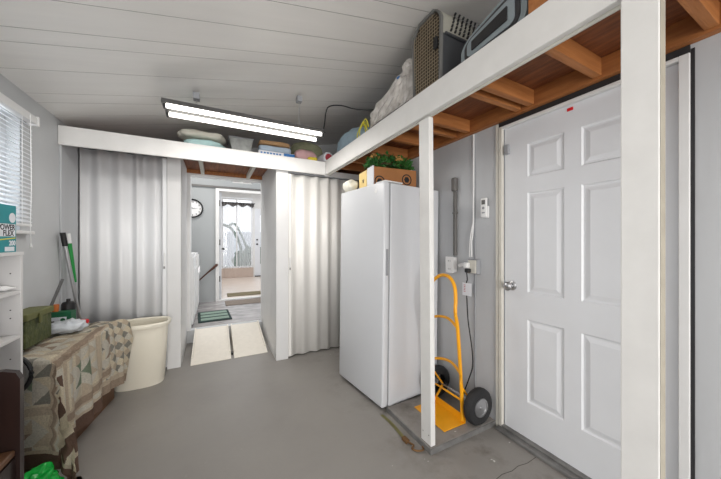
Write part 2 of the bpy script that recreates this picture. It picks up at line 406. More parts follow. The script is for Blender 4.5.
# raised concrete strip with a timber kerb
mb = MB(); mb.box(1.152, 1.735, 1.292, 1.775, 0, .034, .004)
struct('trim_9', mb, M['floor'])
struct('trim_15', MB().box(1.150, 1.737, 1.286, 1.2915, 0, .033).box(1.1455, 1.1515, 1.286, 1.775, 0, .033), M['sill'])
mb = MB()       # floor crack near the door
pts = [(1.34, .995), (1.40, 1.001), (1.47, .990), (1.53, .996), (1.60, .984), (1.69, .988)]
for (a, b), (c, d) in zip(pts, pts[1:]): mb.prism([(a, b-.0014), (c, d-.0014), (c, d+.0014), (a, b+.0014)], 'z', .0001, .0007)
struct('floor_crack', mb, mat('floor_crack', (78, 74, 70), .9))

# ================================================================== LOFT SHELF over closets and side wall
loft = thing('loft_shelf', 'white fronted storage shelf under the ceiling on pine joists and two white posts', 'shelf', (0, 0, 0))
ob('fascia', MB().box(XL+.002, 1.128, 3.022, 3.048, 2.035, 2.185, .002), M['white'], loft)
ob('fascia', MB().box(1.130, 1.158, -.9, 3.048, 2.04, 2.20, .002), M['white'], loft)
ob('fascia_lip', MB().box(1.1585, 1.166, -.9, 3.02, 2.030, 2.05), M['casing'], loft)
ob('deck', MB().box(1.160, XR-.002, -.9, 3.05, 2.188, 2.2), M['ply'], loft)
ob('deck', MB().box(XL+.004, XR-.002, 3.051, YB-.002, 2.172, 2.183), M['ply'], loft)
ob('ledger', MB().box(1.700, XR-.001, -.9, 3.02, 2.088, 2.187, .001), M['pinel'], loft)
ob('ledger', MB().box(XL+.004, XR-.002, YB-.04, YB-.002, 2.131, 2.1715, .001), M['pinel'], loft)
for yj in (-.45, -.06, .31, .675, 1.005, 1.085, 1.48, 1.61, 1.88, 2.24, 2.6, 2.9):
    ob('joist', MB().box(1.168, 1.699, yj, yj+.037, 2.10, 2.187, .001), M['pine'], loft)
for xj in (-.85, -.5, -.145, .385, .8, 1.3):
    ob('joist', MB().box(xj, xj+.037, 3.09 if -.2 < xj < .5 else 3.46 if xj < 0 else 3.15, YB-.042, 2.115, 2.1715, .001), M['casing'] if -.2 < xj < .5 else M['pine'], loft)
def post(x0, x1, y0, y1, z0, z1):
    o = ob('post', MB().box(x0, x1, y0, y1, z0, z1, .003, 2), M['white'], loft)
    if x0 > 1.15:
        for v in o.data.vertices: v.co.x -= .018*(v.co.z-z0)/(z1-z0)      # this post leans a little outwards
    for z in ((z0+.06,) if x0 > 1.15 else ()): 
        for yy in (y0+.02, y1-.02): ob('screw', MB().lathe([(.004, 0), (.004, .001), (.001, .0012)], (x0-.001, yy, z), 'x', 8), M['alum'], o)
post(1.160, 1.195, 1.300, 1.392, .035, 2.029)
post(1.110, 1.148, .308, .394, .001, 2.036)
ob('post_edge', MB().box(1.1125, 1.1475, .3065, .3078, .004, 2.03), mat('worn_edge_darkened', (160, 154, 140), .7, .1, 12), loft, label='worn grey beige edge of the near post, darkened to offset rear light')  # thin strip coloured darker so the worn edge does not render too bright

# ================================================================== RIGHT SIDE: freezer, box, hand truck, electrics
fr = thing('upright_freezer', 'tall white upright freezer standing against the right wall', 'freezer', (1.037, 2.423, 0), (0, .8, 6.0))
# local: x = depth to the right, y = negative along the front (door runs y 0 .. -.605)
ob('cabinet', MB().box(  .068, .603, -.652, -.003, .022, 1.725, .006, 2), M['fridge'], fr)
dd = ob('freezer_door', MB().box(.0, .055, -.655, 0, .030, 1.732, .012, 3), M['fridge'], fr, smooth=True)
ob('gasket', MB().box(.0555, .0675, -.645, -.01, .035, 1.72), M['gasket'], fr)
ob('handle_recess', MB().box(.022, .042, -.6575, -.6545, 1.02, 1.22, .004, 2).box(.026, .038, -.6585, -.6572, 1.03, 1.21, .002), M['gasket'], dd)
ob('badge', MB().lathe([(.017, 0), (.017, -.0015), (.001, -.002)], (0, -.55, 1.67), 'x', 20), M['plastw'], dd, smooth=True)
ob('hinge_cover', MB().box(.02, .2, -.64, -.52, 1.7325, 1.745, .004), M['plastw'], fr)
for fx, fy in ((.09, -.61), (.56, -.61), (.09, -.04), (.56, -.04)):
    ob('foot', MB().lathe([(.014, .0), (.016, .006), (.014, .024)], (fx, fy, 0.0), 'z', 12), M['plastw'], fr)

# cardboard box on the freezer with the garland
bx = thing('cardboard_box', 'open brown cardboard box with pale end on top of the freezer', 'box', (1.20, 2.06, 1.752), (0, 0, -5))
BL, BW, BH = .43, .30, .165
ob('box_body', MB().box(0, BL, .0, .006, 0, BH).box(0, BL, BW-.006, BW, 0, BH).box(.006, BL-.006, .006, BW-.006, 0, .006).box(BL-.006, BL, .006, BW-.006, 0, BH), M['card'], bx)
ob('box_end', MB().box(-.004, .0055, -.002, .12, 0, BH+.006).box(-.003, .0055, .12, BW, 0, BH-.006), [M['whitec']], bx, label='pale end of the box')
ob('yellow_flap', MB().box(-.0075, -.0045, .125, BW-.001, .0, BH-.004), M['cardl'], bx, label='pale yellow printed half of the box end')
for cx_, zz in ((.06, .04), (.33, .075)):
    pr = MB(); pr.lathe([(.050, -.0008), (.050, -.002), (.040, -.0021), (.040, -.0008)], (cx_, 0, zz), 'y', 24, cap=False)
    pl = ob('printed_ring', pr, M['ink'], bx); ob('printed_logo', MB().lathe([(.028, -.0008), (.028, -.002), (.001, -.0021)], (cx_, 0, zz), 'y', 6), M['ink'], pl)
for q in ((.012, .20, .07), (.006, .212, .084), (.006, .188, .084)): ob('bear_print', MB().lathe([(q[0], 0), (q[0], -.0015), (.001, -.002)], (-.0077, q[1], q[2]), 'x', 10), M['ink'], bx)

def foliage(name, m, c, dx, dy, dz, n, ls, seed, parent=None):
    rnd = random.Random(seed); mb = MB()
    for i in range(n):
        a = rnd.uniform(0, 2*math.pi); rr = rnd.uniform(.45, 1)
        p = Vector((c[0]+dx*rr*math.cos(a), c[1]+dy*rr*math.sin(a), c[2]+dz*abs(rnd.gauss(0, .5))*(1.3-rr*.6)))
        d = Vector((rnd.uniform(-1, 1), rnd.uniform(-1, 1), rnd.uniform(-.3, 1))).normalized(); sd = d.cross(Vector((rnd.uniform(-1, 1), rnd.uniform(-1, 1), rnd.uniform(-1, 1)))).normalized()
        l = ls*rnd.uniform(.6, 1.2); w_ = l*.32; up = d.cross(sd)*l*.12
        v = [mb.bm.verts.new(q) for q in (p, p+d*l*.4+sd*w_+up, p+d*l, p+d*l*.4-sd*w_+up, p+d*l*.45)]
        mb.bm.faces.new((v[0], v[1], v[4])); mb.bm.faces.new((v[1], v[2], v[4])); mb.bm.faces.new((v[2], v[3], v[4])); mb.bm.faces.new((v[3], v[0], v[4]))
    return ob(name, mb, m, parent)
ga = thing('artificial_garland', 'green leafy artificial garland with dried flowers lying on the cardboard box', 'garland', (1.42, 2.155, 1.944), (0, 0, -5))
foliage('leaves', M['leaf'], (0, 0, .0), .225, .145, .075, 1900, .036, 5, ga)
foliage('flowers', M['flower'], (-.16, -.03, .055), .05, .05, .035, 70, .026, 6, ga)
foliage('flowers', M['flower'], (.02, -.15, .03), .03, .02, .03, 30, .024, 8, ga)
ob('stem_ring', MB().tube([(.18*math.cos(t*.39), .115*math.sin(t*.39), .016) for t in range(16)], .012, 6, True), M['brownm'], ga)
mb = MB().blob((0, 0, 0), (.12, .13, .13), .8, 20, .02, 14, 3, .02)
tag(ob('plastic_bag', mb, M['creamf'], smooth='full'), 'pale bundled bag on the freezer beside the cardboard box', 'bag', (1.16, 2.42, 1.80))

# hand truck
ht = thing('hand_truck', 'yellow hand truck with black tyres parked behind the small white post', 'hand truck', (0, 0, 0))
rr = .0125
ZS = .036
side = lambda yy: None
loop = [(1.502, 1.372, ZS+.02), (1.495, 1.372, .25), (1.475, 1.372, .5), (1.452, 1.368, .70), (1.430, 1.366, .80), (1.440, 1.372, .88), (1.455, 1.395, .965), (1.46, 1.44, 1.02), (1.462, 1.50, 1.036), (1.46, 1.56, 1.02), (1.455, 1.625, .965), (1.440, 1.655, .88), (1.430, 1.662, .80), (1.452, 1.66, .70), (1.475, 1.658, .5), (1.495, 1.656, .25), (1.502, 1.655, ZS+.02)]
def smooth_path(P, n=4):
    P = [Vector(p) for p in P]; out = []
    for i in range(len(P)-1):
        p0, p1, p2, p3 = P[max(i-1, 0)], P[i], P[i+1], P[min(i+2, len(P)-1)]
        for k in range(n):
            t = k/n
            out.append(.5*((2*p1)+(p2-p0)*t+(2*p0-5*p1+4*p2-p3)*t*t+(3*p1-p0-3*p2+p3)*t**3))
    out.append(P[-1]); return out
ob('frame_tube', MB().tube(smooth_path(loop), rr, 12), M['yellow'], ht, smooth=True)
for z, x in ((.705, 1.452), (.385, 1.486)):
    ob('crossbar', MB().tube(smooth_path([(x, 1.372, z-.01), (x+.015, 1.44, z+.018), (x+.02, 1.5, z+.028), (x+.015, 1.575, z+.018), (x, 1.658, z-.01)]), .010, 10), M['yellow'], ht, smooth=True)
ob('toe_plate', MB().box(1.325, 1.52, 1.36, 1.67, ZS, ZS+.006, .002).box(1.514, 1.52, 1.36, 1.67, ZS, ZS+.05), M['yellow'], ht)
ax = (1.590, .158)
ob('axle', MB().tube([(ax[0], 1.335, ax[1]), (ax[0], 1.69, ax[1])], .008, 10), M['steel'], ht)
for s_, yy in ((1, 1.375), (-1, 1.65)):
    ob('axle_bracket', MB().tube([(1.505, yy, .055), (ax[0]+.004, yy, ax[1])], .009, 8).tube([(1.485, yy, .30), (ax[0]+.004, yy, ax[1])], .007, 8), M['yellow'], ht)
ob('brace', MB().tube([(1.50, 1.37, .19), (1.48, 1.5, .205), (1.50, 1.63, .19)], .007, 8), M['yellow'], ht)
for yc in (1.318, 1.71):
    prof = [(.062, -.026), (.088, -.030), (.108, -.028), (.119, -.016), (.122, 0), (.119, .016), (.108, .028), (.088, .030), (.062, .026)]
    t_ = ob('tyre', MB().lathe(prof, (ax[0], yc, ax[1]), 'y', 40, cap=False), M['tyre'], ht, smooth=True)
    s_ = -1 if yc < 1.5 else 1
    h = MB(); sg = s_
    h.lathe([(.062, sg*.026), (.061, sg*.031), (.054, sg*.031), (.050, sg*.014), (.030, sg*.012), (.022, sg*.022), (.012, sg*.024), (.012, sg*.034), (.001, sg*.035)], (ax[0], yc, ax[1]), 'y', 32)
    hub = ob('wheel_hub', h, M['steel'], ht, smooth=True)
    for k in range(4):
        a = k*math.pi/2+.4
        ob('hub_bolt', MB().lathe([(.006, 0), (.006, sg*.004), (.001, sg*.0045)], (ax[0]+.038*math.cos(a), yc+sg*.013, ax[1]+.038*math.sin(a)), 'y', 8), M['dark'], hub)

# strap on the floor
st = thing('ratchet_strap', 'olive ratchet strap lying on the floor beside the freezer and post', 'strap', (0, 0, 0))
mb = MB(); P = smooth_path([(1.09, 1.75, .004), (1.10, 1.66, .003), (1.095, 1.54, .005), (1.09, 1.48, .004)], 5)
for a, b in zip(P, P[1:]):
    v = [mb.bm.verts.new(q) for q in (a-Vector((.012, 0, 0)), a+Vector((.012, 0, 0)), b+Vector((.012, 0, 0)), b-Vector((.012, 0, 0)))]; mb.bm.faces.new(v)
ext = bmesh.ops.solidify(mb.bm, geom=mb.bm.faces[:], thickness=.002)
ob('webbing', mb, M['straps'], st)
mb = MB(); mb.box(1.068, 1.098, 1.425, 1.475, .001, .022, .003).tube(smooth_path([(1.085, 1.425, .012), (1.10, 1.39, .01), (1.075, 1.375, .008), (1.09, 1.345, .008), (1.125, 1.33, .012), (1.14, 1.355, .01)]), .0055, 8)
ob('buckle', mb, M['rust'], st)
mb = MB()
for (x, y, a, b) in ((1.24, 1.64, .035, .012), (1.28, 1.61, .012, .03), (1.33, 1.22, .0, .0)):
    if a: mb.prism([(x, y), (x+a, y+.004), (x+a, y+b), (x+.004, y+b*.7)], 'z', .0341, .0346)

# electrics on the right wall
el = thing('conduit', 'dark grey metal conduit with junction head left of the white cable', 'conduit', (XR, 1.65, 1.2))
ob('pipe', MB().box(-.028, -.002, -.013, .013, -.04, .48, .006, 2), M['greyp'], el)
ob('junction_head', MB().box(-.04, -.002, -.022, .022, .48, .59, .01, 2), M['greyp'], el)
ob('pipe_clip', MB().box(-.032, -.0015, -.02, .016, .3, .312, .002), M['greyp'], el)
ou = thing('wall_socket', 'white socket box at the foot of the dark conduit', 'socket', (XR, 1.675, 1.09))
ob('socket_box', MB().box(-.05, -.002, -.035, .035, -.062, .058, .004, 2), M['plastw'], ou)
ob('face_plate', MB().box(-.056, -.0502, -.04, .04, -.067, .063, .003, 2), M['plastw'], ou)
for zz in (.03, -.035):
    for yy in (-.0105, .0075): ob('socket_slot', MB().box(-.0568, -.0561, yy-.0015, yy+.0015, zz-.006, zz+.006), M['ink'], ou)
o2 = thing('power_outlet', 'grey metal outlet box with black plug below the white cable', 'outlet', (XR, 1.468, 1.09))
ob('outlet_box', MB().box(-.045, -.002, -.055, .028, -.055, .055, .004, 2), M['gasket'], o2)
ob('cover_plate', MB().box(-.052, -.0455, -.05, .022, -.048, .048, .002), M['casing'], o2)
ob('adapter', MB().box(-.085, -.0525, -.0, .038, -.012, .03, .006, 2).tube([(-.06, .03, .01), (-.05, .07, .01), (-.045, .11, .0)], .013, 8), M['plastw'], o2)
ob('plug', MB().box(-.09, -.0525, -.012, .022, -.045, -.014, .007, 2), M['black'], o2)
co = ob('power_cord', MB().tube(smooth_path([(XR-.075, 1.512, 1.052), (XR-.06, 1.52, 1.0), (XR-.035, 1.55, .95), (XR-.03, 1.54, .7), (XR-.03, 1.505, .5), (XR-.025, 1.50, .36), (XR-.03, 1.53, .25), (XR-.03, 1.58, .12), (XR-.045, 1.6, .045)]), .0045, 8), M['black'], smooth=True)
co.parent = o2; co.location = (-XR, -1.50, -1.10)
wc = ob('white_cable', MB().tube(smooth_path([(XR-.012, 1.470, 2.08), (XR-.012, 1.472, 1.5), (XR-.014, 1.478, 1.34), (XR-.018, 1.485, 1.27), (XR-.02, 1.482, 1.16)]), .006, 8).tube(smooth_path([(XR-.013, 1.474, 1.42), (XR-.02, 1.49, 1.33), (XR-.02, 1.50, 1.24), (XR-.022, 1.500, 1.16)]), .0045, 8), M['trimw'], smooth=True)
tag(wc, 'white cable running down the wall joint to the outlet box', 'cable')
ct = thing('paper_tag', 'white printed tag hanging from the black cord beside the hand truck', 'tag', (XR-.058, 1.505, .965))
ob('tag_card', MB().box(-.0015, 0, -.055, .030, -.095, .0, .0004), M['whitec'], ct)
tg = MB()
for k in range(5): tg.box(-.0022, -.0016, .0+k*.0, .016, -.02-.012*k, -.016-.012*k)
ob('tag_print', tg, M['redf'], ct)
rc = thing('remote_control', 'white remote control in a holder on the wall left of the door', 'remote', (XR, 1.372, 1.50))
ob('holder', MB().box(-.014, -.001, -.030, .028, -.055, .03, .004, 2), M['plastw'], rc)
ob('remote_body', MB().box(-.03, -.0145, -.026, .024, -.05, .088, .006, 3), M['plastw'], rc, smooth=True)
ob('remote_screen', MB().box(-.0315, -.0301, -.016, .014, .042, .074, .001), M['greyp'], rc)
ob('remote_button', MB().lathe([(.010, 0), (.010, -.002), (.001, -.0025)], (-.030, -.001, .016), 'x', 14).box(-.032, -.0301, -.014, .012, -.022, -.012, .001), M['gasket'], rc)

# ================================================================== LIGHT FIXTURE AND CABLE
lf = thing('shop_light', 'twin tube fluorescent shop light hanging by chains from the ceiling', 'light fixture', (.28, 2.50, 2.285))
ob('housing', MB().prism([(-.055, 0), (.055, 0), (.035, .035), (-.035, .035)], 'x', -.62, .62), M['alum'], lf)
rf = MB(); rf.prism([(-.115, -.024), (-.055, -.002), (.055, -.002), (.115, -.024), (.113, -.028), (.055, -.006), (-.055, -.006), (-.113, -.028)], 'x', -.61, .61)
ob('reflector', rf, M['refl'], lf)
for yy in (-.078, .078):
    t = ob('tube_lamp', MB().lathe([(.012, -.585), (.0165, -.583), (.0165, .583), (.012, .585)], (0, yy, -.034), 'x', 16), M['tube'], lf, smooth=True)
    ld = area('tube_light', (.28, 2.50+yy, 2.285-.0515), (0, 0, 0), 1.12, .022, 6.5, (1, .965, .92))
    for s_ in (-1, 1): ob('lamp_holder', MB().box(min(s_*.587, s_*.602), max(s_*.587, s_*.602), yy-.018, yy+.018, -.056, -.026, .003), M['dark'], lf)
for xx in (-.40, .40):
    zt = zc(xx+.28)-2.285-.004
    cb = MB(); zz = .036; k = 0
    while zz < zt-.05:
        ring = [(xx+(.005*math.cos(t) if k % 2 else 0), (0 if k % 2 else .005*math.cos(t)), zz+.009+.010*math.sin(t)) for t in [i*math.pi/4 for i in range(8)]]
        cb.tube(ring, .0016, 5, True); zz += .014; k += 1
    ob('chain', cb, M['steel'], lf)
    ob('ceiling_bracket', MB().box(xx-.022, xx+.022, -.03, .03, zt-.060, zt-.012, .002), M['gasket'], lf)
tag(ob('ceiling_cable', MB().tube(smooth_path([(.91, 2.52, 2.29), (.935, 2.53, 2.40), (.945, 2.52, 2.50), (.97, 2.50, 2.56), (1.05, 2.40, 2.545), (1.15, 2.32, 2.50), (1.25, 2.24, 2.48), (1.33, 2.16, 2.47)]), .006, 8), M['black'], smooth=True), 'black electric cable looping from shop light along the ceiling', 'cable')

# ================================================================== THINGS ON THE LOFT
ZD, ZK = 2.202, 2.185
def soft(name, label, cat, m, c, d, **kw):
    rot = kw.pop('rot', (0, 0, 0)); o = ob(name, MB().blob((0, 0, 0), d, **kw), m, smooth='full'); return tag(o, label, cat, (c[0], c[1], c[2]+d[2]*.46), rot)
soft('folded_comforter', 'puffy pale aqua folded comforter directly on the loft under a cream one', 'comforter', M['aqua'], (-.085, 3.24, ZK), (.38, .32, .08), e=.55, amp=.03, fr=8, seed=1, ridge=.03)
soft('folded_comforter', 'cream folded comforter lying on top of the aqua one', 'comforter', M['creamf'], (-.10, 3.24, ZK+.094), (.40, .32, .07), e=.6, amp=.03, fr=7, seed=5, ridge=.03)
tt = thing('plastic_tote', 'grey translucent plastic tote on the loft right of the comforters', 'tote', (.245, 3.2, ZK))
ob('tote_body', MB().prism([(-.085, 0), (.085, 0), (.11, .13), (-.11, .13)], 'y', -.13, .13), M['tote'], tt)
ob('tote_lid', MB().box(-.118, .118, -.14, .14, .1305, .142, .004), M['gasket'], tt)
gb = thing('game_box', 'flat blue and white board game box under the folded blankets', 'box', (.60, 3.2, ZK))
ob('box_body', MB().box(-.19, .19, -.12, .12, 0, .05, .002), M['whitec'], gb)
ob('box_label', MB().box(.07, .189, -.122, -.1205, .004, .046), M['bluec'], gb, label='blue end of the box front')
for k in range(7): ob('printed_letter', MB().box(-.17+k*.032, -.15+k*.032, -.1215, -.1205, .018, .034), M['bluec'], gb)
soft('folded_blanket', 'light blue folded blanket between the board game box and tan blanket', 'blanket', M['ltblue'], (.59, 3.2, ZK+.053), (.34, .24, .066), e=.35, amp=.01, fr=10, seed=2, ridge=.01)
soft('folded_blanket', 'tan folded blanket on top of the light blue blanket', 'blanket', M['tanf'], (.585, 3.2, ZK+.123), (.33, .23, .05), e=.4, amp=.01, fr=10, seed=3, ridge=.01)
soft('sleeping_bag', 'olive green rolled sleeping bag behind the pink rolled towel', 'sleeping bag', M['olivef'], (1.02, 3.38, ZK), (.42, .24, .31), e=.75, amp=.02, fr=9, seed=4, ridge=.01, rot=(0, 0, 8))
soft('rolled_towel', 'pink rolled towel at the corner of the loft', 'towel', M['pinkf'], (.935, 3.165, ZK), (.26, .14, .15), e=.8, amp=.01, fr=14, seed=6, ridge=.006, rot=(0, 0, 10))
soft('yellow_cloth', 'small yellow cloth tucked beside the pink rolled towel', 'cloth', M['yelf'], (.99, 3.075, ZK), (.11, .05, .05), e=.8, amp=.01, fr=20, seed=7)
rt = thing('rolled_rug', 'white roll with red patterned end at the corner of the loft', 'roll', (1.175, 3.16, ZK+.068), (0, 0, 8))
ob('roll_body', MB().lathe([(.060, -.09), (.066, -.085), (.066, .09), (.06, .095)], (0, 0, 0), 'y', 24), M['whitec'], rt, smooth=True)
ob('roll_end', MB().lathe([(.046, -.0905), (.046, -.094), (.022, -.0945), (.001, -.0955)], (0, 0, 0), 'y', 20), M['redf'], rt, smooth=True, label='red patterned end of the roll')
soft('blue_bag', 'blue grey stuffed bag on the side shelf left of the crinkled white bag', 'bag', M['bluef'], (1.37, 2.64, ZD), (.38, .70, .23), e=.8, amp=.03, fr=7, seed=8, ridge=.03)
wb = thing('crinkled_bag', 'large crinkled white plastic bag beside the pet carrier', 'bag', (1.375, 1.885, ZD))
def wedge(p):
    t = (p.y+.3)/.6; k = 1.0-.38*max(0, min(1, t)); return Vector((p.x*(.8+.2*k), p.y, (p.z+.15)*k*1.0-.15))
bag_o = ob('bag_body', MB().blob((0, -.01, .175), (.37, .66, .35), e=.45, n=40, amp=.03, fr=15, seed=9, ridge=.035, shape=wedge), M['crink'], wb)
ob('bag_knot', MB().blob((-.12, -.28, .31), (.10, .10, .13), e=.8, n=16, amp=.02, fr=22, seed=10, ridge=.03, flat=False), M['crink'], wb)
hit, hp, hn, _ = bag_o.ray_cast(Vector((-.6, -.17, .29)), Vector((1, 0, 0)))
ob('blue_sticker', MB().box(hp.x-.004, hp.x+.01, -.185, -.155, .282, .298), M['bluec'], wb)
tag(ob('black_tray', MB().box(1.160, 1.178, 1.52, 2.04, ZD+.001, ZD+.03, .006, 2), M['black'], smooth=True), 'thin black strip along the shelf edge under the crinkled white bag', 'tray')
tag(ob('yellow_rope', MB().tube(smooth_path([(1.18, 2.12, ZD+.03), (1.16, 2.16, ZD+.11), (1.20, 2.20, ZD+.05), (1.17, 2.24, ZD+.01), (1.155, 2.22, ZD+.07), (1.18, 2.17, ZD+.13), (1.17, 2.12, ZD+.06)]), .005, 6).tube(smooth_path([(1.165, 2.08, ZD+.05), (1.155, 2.12, ZD+.13), (1.155, 2.26, ZD+.06), (1.165, 2.29, ZD+.006)]), .005, 6), M['strap'], smooth=True), 'yellow tangled rope between the blue bag and crinkled white bag', 'rope')

# pet carrier: door faces the room
pc = thing('pet_carrier', 'beige and charcoal pet carrier with wire door on the side shelf', 'pet carrier', (1.17, 1.225, ZD))
# local: x 0..50 depth, y 0..27 width, z 0..0.455
def carrier_outline(z0, z1, n=18, inset=0.0, W=.272, Hh=.482):
    pts = []
    def half(z):       # half width at height z, bulging like a barrel
        t = z/Hh
        if t < .78: return W/2-.010*(1-t)
        u = (t-.78)/.22; return (W/2)*math.sqrt(max(0, 1-u*u*.86))
    for i in range(n+1):
        z = z0+(z1-z0)*i/n; pts.append((W/2+half(z)-inset, z))
    for i in range(n+1):
        z = z1-(z1-z0)*i/n; pts.append((W/2-half(z)+inset, z))
    return pts
ob('lower_shell', MB().prism(carrier_outline(0, .30), 'x', .019, .49), M['crated'], pc, smooth=True)
up = ob('upper_shell', MB().prism(carrier_outline(.302, .478), 'x', .019, .49), M['crateb'], pc, smooth=True)
ob('shell_rim', MB().box(.03, .5, -.008, .28, .292, .308, .003), M['crated'], pc)
vt = MB()
for i in range(11):
    for j in range(5):
        x = .07+i*.034+j*.008; vt.prism([(x, .325+j*.026), (x+.012, .325+j*.026), (x+.02, .343+j*.026), (x+.008, .343+j*.026)], 'y', -.0035, .004)
ob('vent', vt, M['ink'], up)
fr_ = MB(); o1 = carrier_outline(.01, .476); i1 = carrier_outline(.03, .458, inset=.014)
A = [fr_.bm.verts.new((.0, p[0], p[1])) for p in o1]; B = [fr_.bm.verts.new((.0, p[0], p[1])) for p in i1]
A2 = [fr_.bm.verts.new((.018, p[0], p[1])) for p in o1]; B2 = [fr_.bm.verts.new((.018, p[0], p[1])) for p in i1]
n = len(A)
for k in range(n):
    k2 = (k+1) % n
    fr_.bm.faces.new((A[k], A[k2], B[k2], B[k])); fr_.bm.faces.new((A[k], A2[k], A2[k2], A[k2])); fr_.bm.faces.new((B[k], B[k2], B2[k2], B2[k])); fr_.bm.faces.new((A2[k], B2[k], B2[k2], A2[k2]))
ob('door_frame', fr_, mat('carrier_frame', (104, 104, 102), .5), pc, smooth=True)
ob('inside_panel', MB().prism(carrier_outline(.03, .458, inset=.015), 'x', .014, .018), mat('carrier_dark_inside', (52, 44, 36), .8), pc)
wd_ = MB()
for i in range(12):
    y = .02+i*.0211; hh = .465 if .07 < y < .20 else .425
    wd_.tube([(.006, y, .03), (.006, y, hh-.012)], .0022, 6)
for j in range(20):
    z = .040+j*.0215; wdt = .016 if z < .39 else .016+(z-.39)*.8
    wd_.tube([(.009, wdt, z), (.009, .272-wdt, z)], .0022, 6)
wdo = ob('wire_door', wd_, M['wire'], pc)
ob('door_latch', MB().box(-.012, .006, .028, .058, .22, .29, .004), M['black'], wdo)
# hard case
cs = thing('hard_case', 'blue grey and black rounded hard case beside the pet carrier', 'case', (1.17, .80, ZD))
def rounded(w_, h_, r, n=8):
    out = []
    for cx_, cz, a0 in ((w_-r, r, -90), (w_-r, h_-r, 0), (r, h_-r, 90), (r, r, 180)):
        for k in range(n+1): a = R(a0+90*k/n); out.append((cx_+r*math.cos(a), cz+r*math.sin(a)))
    return out
def case_part(name, x0, x1, off, m, y1=.40):
    pts = [(p[0]*(1), p[1]) for p in rounded(.36-2*off, .235-2*off, .085-off)]
    pts = [(p[0]+off-.07, p[1]+off-(0)) for p in pts]
    pts = [(p[0], p[1]*(1-.45*max(0, (p[0]+.07))/.36)+.0) for p in pts]
    ob(name, MB().prism(pts, 'x', x0, x1), m, cs, smooth=True)
case_part('case_shell', .014, .20, .0, M['caseg'])
case_part('case_rim', .008, .0138, .028, M['dark'])
case_part('case_panel', .002, .0078, .050, M['caseg'])
case_part('case_pocket', -.004, .0018, .082, M['black'])
case_part('case_band', .201, .225, .01, M['black'])
case_part('case_back', .226, .40, .004, M['caseg'])
tag(ob('wooden_crate', MB().box(1.165, 1.5, .50, .715, ZD+.001, ZD+.30, .003), M['pine']), 'orange wooden board crate at the top edge right of the hard case', 'crate')

# ================================================================== WINDOW BLIND
bl = thing('window_blind', 'white slatted venetian blind over the left window', 'blind', (XL, 1.938, 2.1))
ob('head_rail', MB().box(.012, .055, -.70, .665, -.06, -.012, .003), M['plastw'], bl)
ob('wall_bracket', MB().box(.004, .06, .666, .685, -.068, -.006, .002), M['plastw'], bl)
n_s = 24
for k in range(n_s):
    z = -.085-k*.0265; s_ = MB()
    s_.prism([(.016, z+.010), (.020, z+.0125), (.050, z-.006), (.050, z-.009), (.034, z-.001)], 'y', -.69, .62)
    ob('slat', s_, M['blind'], bl)
for yy in (-.6, 0, .5): ob('ladder_cord', MB().tube([(.056, yy, -.06), (.056, yy, -.085-n_s*.0265)], .0014, 5), M['plastw'], bl)
ob('bottom_rail', MB().box(.014, .05, -.69, .62, -.085-n_s*.0265-.008, -.085-n_s*.0265+.008, .003), M['plastw'], bl)
ob('pull_cord', MB().tube(smooth_path([(.062, .57, -.03), (.064, .575, -.5), (.066, .56, -.72), (.064, .57, -.83)]), .002, 5).lathe([(.002, .03), (.009, 0), (.001, -.003)], (.064, .57, -.86), 'z', 10), M['plastw'], bl)

# ================================================================== LEFT FOREGROUND
su = thing('shelf_unit', 'white laminate shelf unit with open shelves under the window', 'shelf unit', (XL+.004, 2.03, 0))
DP = .226
ob('side_panel', MB().box(0, DP, -.018, 0, 0, 1.21, .001), M['unit'], su)
ob('side_panel', MB().box(0, DP, -.80, -.782, 0, 1.21, .001), M['unit'], su)
ob('back_panel', MB().box(0, .006, -.7815, -.0185, 0, 1.21), M['unit'], su)
ob('top_board', MB().box(0, DP+.004, -.80, 0, 1.2105, 1.226, .001), M['unit'], su)
for z in (.06, .42, .80, 1.02): ob('shelf', MB().box(.0065, DP-.002, -.7815, -.0185, z, z+.016, .001), M['unit'], su)
ph = MB()
for z in (.30, .50, .60, .70, .90, .94, 1.12): ph.lathe([(.003, -.0185), (.003, -.0192), (.0005, -.0193)], (DP-.035, 0, z), 'y', 8)
ob('peg_hole', ph, M['dark'], su)
# items in the unit
it = thing('glue_bottle', 'small white bottle lying on the upper shelf of the white unit', 'bottle', (-.905, 1.975, 1.052), (0, 90, 25))
ob('bottle_body', MB().lathe([(.010, -.06), (.013, -.056), (.013, .02), (.007, .032), (.004, .05)], (0, 0, 0), 'z', 16), M['plastw'], it, smooth=True)
it = thing('glass_jar', 'small clear jar with dark lid on the upper shelf of the white unit', 'jar', (-.93, 1.92, 1.0375))
ob('jar_body', MB().lathe([(.026, 0), (.028, .01), (.028, .045), (.022, .055)], (0, 0, 0), 'z', 20), M['bag'], it, smooth=True)
ob('jar_lid', MB().lathe([(.024, .0555), (.024, .072), (.02, .074)], (0, 0, 0), 'z', 20), M['black'], it, smooth=True)
it = thing('spray_bottle', 'pale bottle with purple label on the middle shelf of the white unit', 'bottle', (-.935, 1.93, .8175))
ob('bottle_body', MB().lathe([(.028, 0), (.03, .01), (.03, .10), (.014, .13), (.014, .15)], (0, 0, 0), 'z', 20), M['bag'], it, smooth=True)
ob('bottle_label', MB().lathe([(.0305, .03), (.0305, .06)], (0, 0, 0), 'z', 20, cap=False), mat('purple_label', (96, 84, 130), .5), it, smooth=True)
it = ob('tape_roll', MB().lathe([(.022, 0), (.036, 0), (.036, .02), (.022, .02), (.022, 0)], (0, 0, 0), 'z', 24, cap=False), M['cardl'], smooth=True)
tag(it, 'roll of cream tape lying on the middle shelf edge of the white unit', 'tape', (-.905, 1.88, .8175))
tb = thing('teal_box', 'teal product box with bold lettering on top of the white unit', 'box', (-.975, 1.925, 1.2265))
ob('carton', MB().box(0, .11, -.13, .085, 0, .225, .001), M['teal'], tb)
